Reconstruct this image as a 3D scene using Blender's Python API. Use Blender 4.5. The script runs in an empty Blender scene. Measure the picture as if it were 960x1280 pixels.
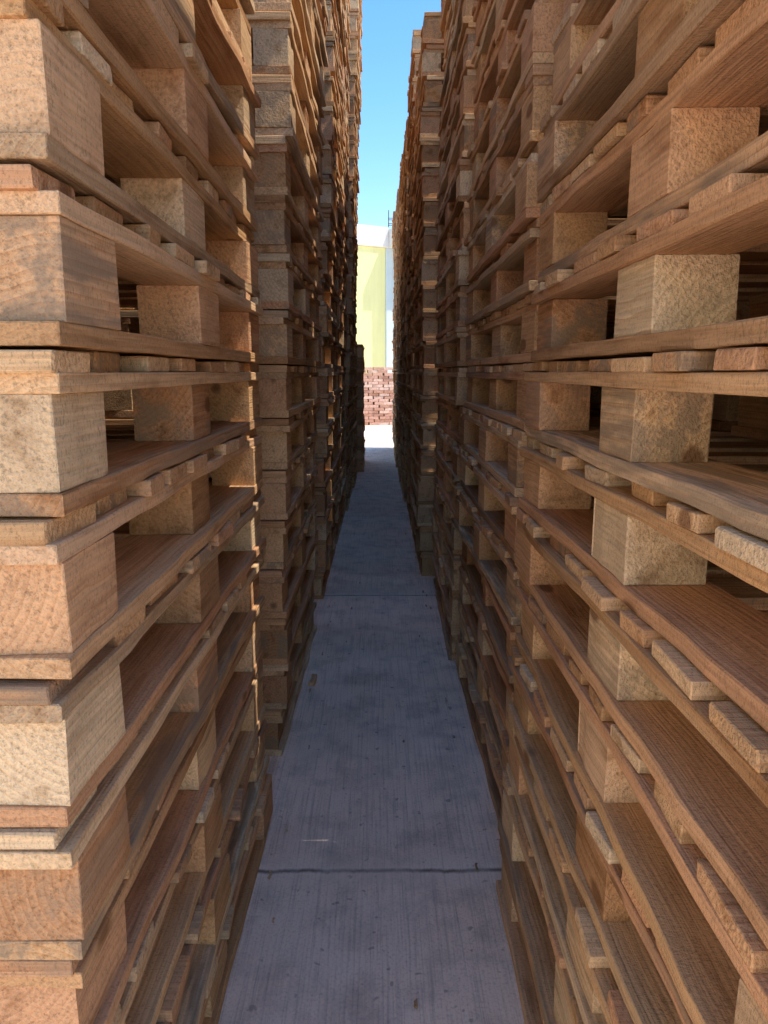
import bpy, math, random
from mathutils import Vector
R = random.Random(7)
scene = bpy.context.scene
scene.view_settings.view_transform = 'Standard'
scene.view_settings.look = 'None'
scene.view_settings.exposure = 0
D = bpy.data
EL, AZ = math.radians(60), math.radians(97)

# ---------------------------------------------------------------- node helpers
class NT:
    def __init__(s, name, diffuse=False):
        s.m = D.materials.new(name); s.m.use_nodes = True
        s.t = s.m.node_tree; s.n = s.t.nodes; s.l = s.t.links
        s.b = s.n['Principled BSDF']; s.colname = 'Base Color'
        if diffuse:
            s.n.remove(s.b); s.b = s.n.new('ShaderNodeBsdfDiffuse'); s.b.inputs['Roughness'].default_value = 0
            s.l.new(s.b.outputs[0], s.n['Material Output'].inputs[0]); s.colname = 'Color'
    def out(s, c): s.l.new(c, s.b.inputs[s.colname])
    def add(s, typ, **kw):
        nd = s.n.new(typ)
        for k, v in kw.items(): setattr(nd, k, v)
        return nd
    def put(s, sock, v):
        if hasattr(v, 'is_output'): s.l.new(v, sock)
        else: sock.default_value = v
    def math(s, op, a, b=0.0, c=0.0, clamp=False):
        nd = s.add('ShaderNodeMath', operation=op, use_clamp=clamp)
        s.put(nd.inputs[0], a); s.put(nd.inputs[1], b); s.put(nd.inputs[2], c)
        return nd.outputs[0]
    def vmul(s, v, vec):
        nd = s.add('ShaderNodeVectorMath', operation='MULTIPLY')
        s.put(nd.inputs[0], v); s.put(nd.inputs[1], vec); return nd.outputs[0]
    def vadd(s, v, vec):
        nd = s.add('ShaderNodeVectorMath', operation='ADD')
        s.put(nd.inputs[0], v); s.put(nd.inputs[1], vec); return nd.outputs[0]
    def noise(s, v, scale, detail=4, rough=.55, dist=0):
        nd = s.add('ShaderNodeTexNoise')
        s.put(nd.inputs['Vector'], v); nd.inputs['Scale'].default_value = scale
        nd.inputs['Detail'].default_value = detail; nd.inputs['Roughness'].default_value = rough
        nd.inputs['Distortion'].default_value = dist
        return nd.outputs['Fac']
    def ramp(s, f, stops):
        nd = s.add('ShaderNodeValToRGB'); cr = nd.color_ramp
        while len(cr.elements) < len(stops): cr.elements.new(.5)
        for e, (p, c) in zip(cr.elements, stops):
            e.position = p; e.color = (c if len(c) == 4 else (*c, 1)) if not isinstance(c, float) else (c, c, c, 1)
        s.put(nd.inputs[0], f); return nd.outputs[0]
    def mix(s, f, a, b, mode='MIX'):
        nd = s.add('ShaderNodeMix', data_type='RGBA', blend_type=mode)
        s.put(nd.inputs[0], f); s.put(nd.inputs[6], a); s.put(nd.inputs[7], b); return nd.outputs[2]
    def mapr(s, v, a, b, c, d):
        nd = s.add('ShaderNodeMapRange')
        for i, x in enumerate((v, a, b, c, d)): s.put(nd.inputs[i], x)
        return nd.outputs[0]
    def bump(s, h, strength, dist):
        nd = s.add('ShaderNodeBump'); s.put(nd.inputs['Height'], h)
        nd.inputs['Strength'].default_value = strength; nd.inputs['Distance'].default_value = dist
        s.l.new(nd.outputs[0], s.b.inputs['Normal'])
def c4(*a): return (*a, 1)

# ---------------------------------------------------------------- wood
def wood():
    t = NT('pine_wood', True)
    gc = t.add('ShaderNodeAttribute', attribute_name='gc').outputs['Vector']
    at = t.add('ShaderNodeAttribute', attribute_name='rnd')
    sp = t.add('ShaderNodeSeparateColor'); t.l.new(at.outputs['Color'], sp.inputs[0])
    r1, r2, r3 = sp.outputs
    oi = t.add('ShaderNodeObjectInfo').outputs['Random']
    cx = t.add('ShaderNodeCombineXYZ'); t.l.new(t.math('MULTIPLY', oi, 37.0), cx.inputs[0])
    co = t.vadd(gc, cx.outputs[0])
    st = t.vmul(co, (.12, 1, 1))
    wv = t.add('ShaderNodeTexWave', wave_type='RINGS', rings_direction='X', wave_profile='SAW')
    t.l.new(st, wv.inputs['Vector'])
    wv.inputs['Scale'].default_value = 34; wv.inputs['Distortion'].default_value = 5
    wv.inputs['Detail'].default_value = 1; wv.inputs['Detail Scale'].default_value = .35
    ring = wv.outputs['Fac']
    fib = t.noise(t.vmul(co, (8, 240, 240)), 1, 1, .6)
    blot = t.noise(t.vmul(co, (3.5, 22, 22)), 1, 3, .65)
    saw = t.noise(t.vmul(co, (320, 150, 150)), 1, 3, .85)
    k = t.math('FRACT', t.math('ADD', r1, t.math('MULTIPLY', oi, 3.7)))
    base = t.ramp(k, [(0, (.46, .255, .125)), (.2, (.62, .375, .19)), (.5, (.73, .465, .25)),
                      (.8, (.79, .54, .31)), (1, (.86, .67, .44))])
    k2 = t.math('FRACT', t.math('ADD', r2, t.math('MULTIPLY', oi, 5.3)))
    base = t.mix(t.mapr(k2, .45, 1, 0, .9), base, c4(.69, .385, .22))
    base = t.mix(t.mapr(k2, .22, 0, 0, .6), base, c4(.55, .43, .29))
    rs_ = t.mapr(r3, 0, 1, .2, .65)
    col = t.mix(t.math('MULTIPLY', t.math('POWER', ring, 2.0), rs_), base, t.mix(1, base, c4(.72, .56, .44), 'MULTIPLY'))
    col = t.mix(1, col, t.ramp(fib, [(.3, .86), (.6, 1.06)]), 'MULTIPLY')
    col = t.mix(1, col, t.ramp(blot, [(.28, (.62, .54, .47)), (.46, (.98, .97, .96)), (.75, (1.10, 1.08, 1.04))]), 'MULTIPLY')
    col = t.mix(1, col, t.ramp(saw, [(.32, .64), (.48, 1.05)]), 'MULTIPLY')
    stain = t.math('MULTIPLY', t.mapr(blot, .46, .58, 0, .7), t.mapr(r3, .60, .85, 0, 1))
    col = t.mix(stain, col, c4(.29, .22, .155))
    vo = t.add('ShaderNodeTexVoronoi'); t.l.new(t.vmul(co, (3.2, 7, 7)), vo.inputs['Vector'])
    vo.inputs['Scale'].default_value = 1
    dd = t.math('ADD', vo.outputs['Distance'], t.math('MULTIPLY', blot, .10))
    kn = t.mapr(dd, .175, .13, 0, .8)
    col = t.mix(kn, col, c4(.21, .10, .05))
    t.out(col)
    t.bump(t.math('ADD', saw, fib), 1.0, .0025)
    return t.m
WOOD = wood()

# ---------------------------------------------------------------- pallets
PL, PW = 1.2, 1.0
TS, TB, TT, TD = .021, .090, .019, .0225   # skid, block, stringer, deck
PITCH = TS + TB + TT + TD + .0005
def smooth_seq(rng, n, amp):
    a = [rng.uniform(-1, 1) for _ in range(n + 2)]
    return [amp * (a[i] + 2 * a[i + 1] + a[i + 2]) / 4 for i in range(n)]
def piece(acc, c, size, ax, rng, n=8, bev=.002, wob=.0012):
    V, F, G, C = acc
    va, wa = (1, 2) if ax == 0 else (0, 2)
    L, a, b = size[ax], size[va] / 2, size[wa] / 2
    ts = [-L/2, -L/2 + bev] + [-L/2 + L * i / n for i in range(1, n)] + [L/2 - bev, L/2]
    m = len(ts)
    ov, ow = smooth_seq(rng, m, wob * 1.5), smooth_seq(rng, m, wob * .45)
    sv = smooth_seq(rng, m, wob * 1.3)
    rc = (rng.uniform(-9, 9), rng.uniform(-.12, .12), rng.choice((-1, 1)) * rng.uniform(.02, .12))
    col = (rng.random(), rng.random(), rng.random(), 1)
    sk = rng.uniform(-.003, .003), rng.uniform(-.003, .003)
    base = len(V)
    for i, t in enumerate(ts):
        s = bev if i in (0, m - 1) else 0
        aa, bb = a - s + sv[i], b - s
        for qi, (sp_, sq_) in enumerate(((1, 1), (-1, 1), (-1, -1), (1, -1))):
            bv = bev * rng.uniform(.4, 1.9)
            pts = [(sp_ * aa, sq_ * (bb - bv)), (sp_ * (aa - bv), sq_ * bb)]
            if qi in (1, 3): pts.reverse()
            for (p, q) in pts:
                q2, p2 = q + ow[i], p + ov[i]
                tt = t + (p * sk[0] + q * sk[1]) / max(a, b) * (1 if i > m / 2 else -1)
                co = [0, 0, 0]; co[ax] = tt + c[ax]; co[va] = p2 + c[va]; co[wa] = q2 + c[wa]
                V.append(co); G.append((tt + rc[0], p + rc[1], q + rc[2])); C.append(col)
    for i in range(m - 1):
        for j in range(8):
            F.append([base + i*8 + j, base + i*8 + (j+1) % 8, base + (i+1)*8 + (j+1) % 8, base + (i+1)*8 + j])
    F.append([base + j for j in range(8)]); F.append([base + (m-1)*8 + j for j in range(8)])
def mesh_from(acc, name, mat):
    V, F, G, C = acc
    me = D.meshes.new(name); me.from_pydata(V, [], F)
    a = me.attributes.new('gc', 'FLOAT_VECTOR', 'POINT'); a.data.foreach_set('vector', [x for v in G for x in v])
    a = me.attributes.new('rnd', 'FLOAT_COLOR', 'POINT'); a.data.foreach_set('color', [x for v in C for x in v])
    me.materials.append(mat); me.update()
    import bmesh
    bm = bmesh.new(); bm.from_mesh(me); bmesh.ops.recalc_face_normals(bm, faces=bm.faces); bm.to_mesh(me); bm.free()
    return me
def make_pallet(seed):
    r = random.Random(seed); acc = ([], [], [], [])
    j = lambda a: r.uniform(-a, a)
    z = 0
    xs = (-PW/2 + .055, 0, PW/2 - .055)
    for i, x in enumerate(xs):
        w = r.uniform(.105, .135) if i != 1 else .12
        xc = x if i == 1 else (math.copysign(PW/2 - w/2 - r.uniform(-.003, .009), x))
        piece(acc, (xc, j(.004), TS/2), (w, PL - r.uniform(0, .016), TS), 1, r, 20, .0012, .0026)
    z = TS
    for i, x in enumerate(xs):
        for y in (-PL/2 + .0725, 0, PL/2 - .0725):
            w = r.uniform(.092, .104); l = r.uniform(.128, .147)
            xc = j(.005) if i == 1 else math.copysign(PW/2 - w/2 - r.uniform(.000, .016), x)
            yc = j(.012) if y == 0 else math.copysign(PL/2 - l/2 - r.uniform(.000, .015), y)
            piece(acc, (xc, yc, z + TB/2), (w, l, TB), 1, r, 6, .0012, .0015)
    z += TB
    for i, x in enumerate(xs):
        w = r.uniform(.095, .12)
        xc = x if i == 1 else math.copysign(PW/2 - w/2 - r.uniform(-.002, .009), x)
        piece(acc, (xc, j(.004), z + TT/2), (w, PL - r.uniform(0, .016), TT), 1, r, 20, .0012, .0024)
    z += TT
    n = r.choice((8, 8, 9, 9, 10)); ws = [r.uniform(.065, .12) for _ in range(n)]
    tot = sum(ws); gap = (PL - tot) / (n - 1)
    if gap < .018:
        k = (PL - .020 * (n - 1)) / tot; ws = [w * k for w in ws]; gap = .020
    y = -PL/2
    for i, w in enumerate(ws):
        piece(acc, (j(.010), y + w/2 + (j(gap * .35) if 0 < i < n-1 else 0), z + TD/2 - r.uniform(0, .0025)), (PW - r.uniform(0, .024), w, TD - r.uniform(0, .005)), 0, r, 10, .0013, .0022)
        y += w + gap
    return mesh_from(acc, 'pallet_mesh', WOOD)
VARS = [make_pallet(100 + i) for i in range(24)]
col = scene.collection
def link(o): col.objects.link(o); return o
def stack(side, lat, lean, y0, n, jit=.0078):
    e = link(D.objects.new('wooden_pallet_stack', None)); e.empty_display_size = .2
    e.location = (side * (lat + PW/2), y0 + PL/2, 0)
    wx = smooth_seq(R, n, jit * 2.0); wy = smooth_seq(R, n, jit * 1.5)
    for k in range(n):
        o = link(D.objects.new('pallet', R.choice(VARS))); o.parent = e
        o.location = (side * (lean * k * PITCH) + wx[k] + R.uniform(-jit, jit) * .8, wy[k] + R.uniform(-jit, jit) * .8, k * PITCH + .001)
        o.rotation_euler = (0, 0, math.radians(R.gauss(0, .38)) + R.choice((0, math.pi)))
for a in [(.272, .035, .36, 19), (.308, .010, 1.67, 19), (.30, .006, 2.96, 22),
          (.235, .0, 4.29, 20), (.24, .0, 5.60, 23), (.228, 0, 6.88, 22), (.222, 0, 8.15, 22), (.208, 0, 9.42, 22), (.197, 0, 10.68, 22)]:
    stack(1, *a)
for a in [(.312, -.020, .655, 15), (.305, -.033, 2.17, 19), (.30, -.028, 3.82, 23), (.305, -.022, 5.12, 26),
          (.29, -.030, 6.42, 31), (.285, -.01, 7.72, 28), (.205, 0, 9.0, 10)]:
    stack(-1, *a)
for i in range(9):
    stack(1, 1.40 + R.uniform(0, .05), 0, .45 + i * 1.26, 15 + R.randint(-1, 2))
for i in range(8):
    stack(-1, 1.40 + R.uniform(0, .05), 0, .6 + i * 1.27, 14 + R.randint(-1, 3))

# ---------------------------------------------------------------- ground
def concrete():
    t = NT('broomed_concrete', True)
    oc = t.add('ShaderNodeNewGeometry').outputs['Position']
    sp = t.add('ShaderNodeSeparateXYZ'); t.l.new(oc, sp.inputs[0])
    big = t.noise(oc, 1.3, 4, .62); mid = t.noise(oc, 7, 5, .65); fine = t.noise(oc, 160, 2, .7)
    brm = t.noise(t.vmul(oc, (170, 3, 1)), 1, 3, .75)
    col = t.ramp(big, [(.3, (.87, .665, .52)), (.5, (.93, .74, .595)), (.72, (.96, .80, .67))])
    col = t.mix(1, col, t.ramp(mid, [(.3, .74), (.54, 1.04)]), 'MULTIPLY')
    col = t.mix(1, col, t.ramp(brm, [(.3, .74), (.52, 1.05)]), 'MULTIPLY')
    col = t.mix(1, col, t.ramp(fine, [(.3, .82), (.52, 1.03)]), 'MULTIPLY')
    pit = t.mapr(t.noise(oc, 34, 2, .5), .67, .72, 0, .55)
    col = t.mix(pit, col, c4(.30, .22, .17))
    wob = t.math('MULTIPLY', t.math('SUBTRACT', t.noise(t.vmul(oc, (9, 0, 0)), 1, 5, .7), .5), .035)
    yy = t.math('ADD', t.math('ADD', sp.outputs[1], wob), -1.62 + 22.8 * 3)
    ph = t.math('MULTIPLY', t.math('ABSOLUTE', t.math('SUBTRACT', t.math('FRACT', t.math('ADD', t.math('DIVIDE', yy, 2.28), .5)), .5)), 2.28)
    jt = t.mapr(ph, .002, .010, 1, 0)
    halo = t.mapr(ph, .014, .07, .35, 0)
    col = t.mix(halo, col, c4(.95, .79, .66))
    col = t.mix(t.math('MULTIPLY', jt, t.mapr(mid, .35, .6, .3, .95)), col, c4(.22, .16, .12))
    t.out(col)
    h = t.math('ADD', t.math('MULTIPLY', brm, .8), t.math('MULTIPLY', fine, .4))
    t.bump(h, .7, .002)
    return t.m
def earth():
    t = NT('dry_earth', True); oc = t.add('ShaderNodeNewGeometry').outputs['Position']
    col = t.ramp(t.noise(oc, .4, 8, .65), [(.3, (.22, .17, .12)), (.7, (.36, .30, .22))])
    t.out(col)
    return t.m
def sheet(name, x0, x1, y0, y1, z, mat):
    me = D.meshes.new(name); me.from_pydata([(x0, y0, z), (x1, y0, z), (x1, y1, z), (x0, y1, z)], [], [(0, 1, 2, 3)])
    me.materials.append(mat); return link(D.objects.new(name, me))
sheet('ground', -1500, 1500, -1500, 1500, -.006, earth())
sheet('concrete_pavement', -30, 30, -25, 40, 0, concrete())
acc = ([], [], [], [])
rs = random.Random(11)
for i in range(40):
    y = rs.uniform(.9, 7.5); sd_ = rs.choice((-1, 1))
    x = sd_ * (.27 - abs(rs.gauss(0, .04))) if rs.random() < .8 else rs.uniform(-.2, .2)
    s = rs.uniform(.3, .9)
    piece(acc, (x, y, .0035), (.006 * s + .002, .04 * s, .004), rs.choice((0, 1)), rs, 3, .001, .002)
piece(acc, (-.265, 2.75, .009), (.022, .09, .016), 1, rs, 4, .003, .004)
link(D.objects.new('wood_splinters', mesh_from(acc, 'wood_splinters', WOOD)))

# ---------------------------------------------------------------- brick pile
def brickmat():
    t = NT('fired_clay', True); at = t.add('ShaderNodeAttribute', attribute_name='rnd')
    sp = t.add('ShaderNodeSeparateColor'); t.l.new(at.outputs['Color'], sp.inputs[0])
    oc = t.add('ShaderNodeTexCoord').outputs['Object']
    col = t.ramp(sp.outputs[0], [(0, (.54, .29, .19)), (.5, (.74, .44, .32)), (1, (.86, .62, .48))])
    col = t.mix(1, col, t.ramp(t.noise(oc, 25, 3, .6), [(.3, .75), (.65, 1.1)]), 'MULTIPLY')
    t.out(col)
    return t.m
acc = ([], [], [], [])
rb = random.Random(3)
for row in range(2):
    for k in range(20):
        z = k * .066 + .033
        n = 24
        for i in range(n):
            if k > 17 and rb.random() < .35: continue
            x = -3.1 + i * .245 + (.12 if k % 2 else 0) + rb.uniform(-.015, .015)
            y = row * .26 + rb.uniform(-.02, .02) + k * .006
            piece(acc, (x, y, z), (.228, .2 if k % 3 else .19, .062), 0, rb, 2, .004, .002)
bp = link(D.objects.new('brick_pile', mesh_from(acc, 'brick_pile', brickmat())))
bp.location = (0, 17.3, 0); bp.rotation_euler = (0, 0, math.radians(12))

# ---------------------------------------------------------------- buildings
def plaster(name, colr, var=.12):
    t = NT(name, True); oc = t.add('ShaderNodeTexCoord').outputs['Object']
    n = t.noise(oc, 1.2, 4, .6)
    a = tuple(x * (1 - var) for x in colr); b = tuple(min(1, x * (1 + var * .5)) for x in colr)
    col = t.ramp(n, [(.3, a), (.7, b)])
    st = t.noise(t.vmul(oc, (6, 6, .5)), 1, 3, .6)
    col = t.mix(1, col, t.ramp(st, [(.3, .94), (.6, 1.02)]), 'MULTIPLY')
    t.out(col)
    return t.m
YEL = plaster('yellow_paint', (.93, .89, .42), .05); WHI = plaster('white_paint', (.88, .85, .78)); BLU = plaster('pale_blue_paint', (.70, .80, .82))
CRM = plaster('cream_paint', (.82, .68, .48))
def glassmat():
    t = NT('window_glass'); t.b.inputs['Base Color'].default_value = (.03, .04, .05, 1); t.b.inputs['Roughness'].default_value = .08
    return t.m
GL = glassmat()
def steel():
    t = NT('rusty_rebar'); oc = t.add('ShaderNodeTexCoord').outputs['Object']
    t.out(t.ramp(t.noise(oc, 30, 4), [(.3, (.10, .05, .03)), (.7, (.2, .11, .07))]))
    t.b.inputs['Roughness'].default_value = .7; return t.m
ST = steel()
def box(name, x0, x1, y0, y1, z0, z1, mat, par=None, bev=.01):
    import bmesh
    me = D.meshes.new(name); bm = bmesh.new(); bmesh.ops.create_cube(bm, size=1)
    for v in bm.verts:
        v.co = Vector((x0 + (v.co.x + .5) * (x1 - x0), y0 + (v.co.y + .5) * (y1 - y0), z0 + (v.co.z + .5) * (z1 - z0)))
    if bev: bmesh.ops.bevel(bm, geom=list(bm.edges), offset=bev, segments=1, affect='EDGES')
    bm.to_mesh(me); bm.free(); me.materials.append(mat)
    o = link(D.objects.new(name, me)); o.parent = par; return o
b = link(D.objects.new('yellow_building', None)); b.location = (0, 24, 0); b.rotation_euler = (0, 0, math.radians(29))
BY = 0
box('wall', -9, .20, BY, BY + 7, 0, 5.0, YEL, b)
box('blue_wall', .203, 6, BY - .02, BY + 7, 0, 4.998, BLU, b)
box('column', .38, .60, BY - .5, BY - .28, 0, 4.998, WHI, b)
box('column', 3.2, 3.42, BY - .5, BY - .28, 0, 4.998, WHI, b)
box('roof_slab', -9.2, .28, BY - .07, BY + 7.2, 5.003, 5.60, WHI, b)
box('canopy_slab', .283, 6.2, BY - .66, BY + 7.2, 5.0, 5.55, WHI, b)
box('baseboard', -9.02, .15, BY - .03, BY - .002, 0.003, .35, WHI, b)
for x in (-7.5, -4.6):
    box('window_frame', x, x + 1.6, BY - .04, BY - .002, 1.6, 2.9, WHI, b, .01)
    box('window_pane', x + .08, x + .77, BY - .05, BY - .042, 1.68, 2.82, GL, b, 0)
    box('window_pane', x + .83, x + 1.52, BY - .05, BY - .042, 1.68, 2.82, GL, b, 0)
rb_ = link(D.objects.new('rebar_column', None)); rb_.location = (0, 24.3, 0)
for x in (.26, .48):
    for y in (0, .22):
        box('bar', x, x + .025, y, y + .025, 5.45, 6.15, ST, rb_, 0)
for z in (5.74, 5.90):
    box('tie', .25, .515, -.014, -.001, z, z + .02, ST, rb_, 0)
    box('tie', .25, .515, .246, .259, z, z + .02, ST, rb_, 0)
# added unseen building: its sunlit cream wall bounces warm light into the aisle
wh = link(D.objects.new('added_bounce_building', None)); wh.location = (-4.2, 0, 0)
box('wall', -8, 0, -16, -1.2, 0, 6.4, CRM, wh, .02)
box('roof_slab', -8.2, .15, -16.2, -1.0, 6.403, 6.65, WHI, wh, .02)
for y in (-14, -10, -6):
    box('added_roller_door', .003, .04, y, y + 2.6, .005, 3.0, WHI, wh, .01)
    for kz in range(14): box('added_door_rib', .043, .06, y + .03, y + 2.57, .1 + kz * .2, .14 + kz * .2, WHI, wh, 0)

# ---------------------------------------------------------------- light + world
sd = D.lights.new('sun', 'SUN'); sd.energy = 5; sd.angle = math.radians(.5); sd.color = (1, .91, .78)
so = link(D.objects.new('sun', sd))
dirv = Vector((math.sin(AZ) * math.cos(EL), math.cos(AZ) * math.cos(EL), math.sin(EL)))
so.rotation_euler = dirv.to_track_quat('Z', 'Y').to_euler()
so.location = dirv * 30
w = D.worlds.new('World'); scene.world = w; w.use_nodes = True
wn = w.node_tree
sky = wn.nodes.new('ShaderNodeTexSky'); sky.sky_type = 'NISHITA'; sky.sun_disc = False
sky.sun_elevation = EL; sky.sun_rotation = AZ; sky.air_density = 1.15; sky.dust_density = .4; sky.ozone_density = 1.0
hs = wn.nodes.new('ShaderNodeHueSaturation'); hs.inputs['Saturation'].default_value = 1.34; hs.inputs['Value'].default_value = 1.95
hs.inputs['Hue'].default_value = .50
bg = wn.nodes['Background']; bg.inputs[1].default_value = .15
wn.links.new(sky.outputs[0], hs.inputs['Color']); wn.links.new(hs.outputs[0], bg.inputs[0])

# ---------------------------------------------------------------- camera
cd = D.cameras.new('camera'); cam = link(D.objects.new('camera', cd)); scene.camera = cam
cd.sensor_fit = 'VERTICAL'; cd.sensor_height = 36; cd.lens = 26
cd.clip_start = .02; cd.clip_end = 4000
cam.location = (0, 0, 1.202); cam.rotation_euler = (math.radians(90 - 10.7), 0, math.radians(-.3))
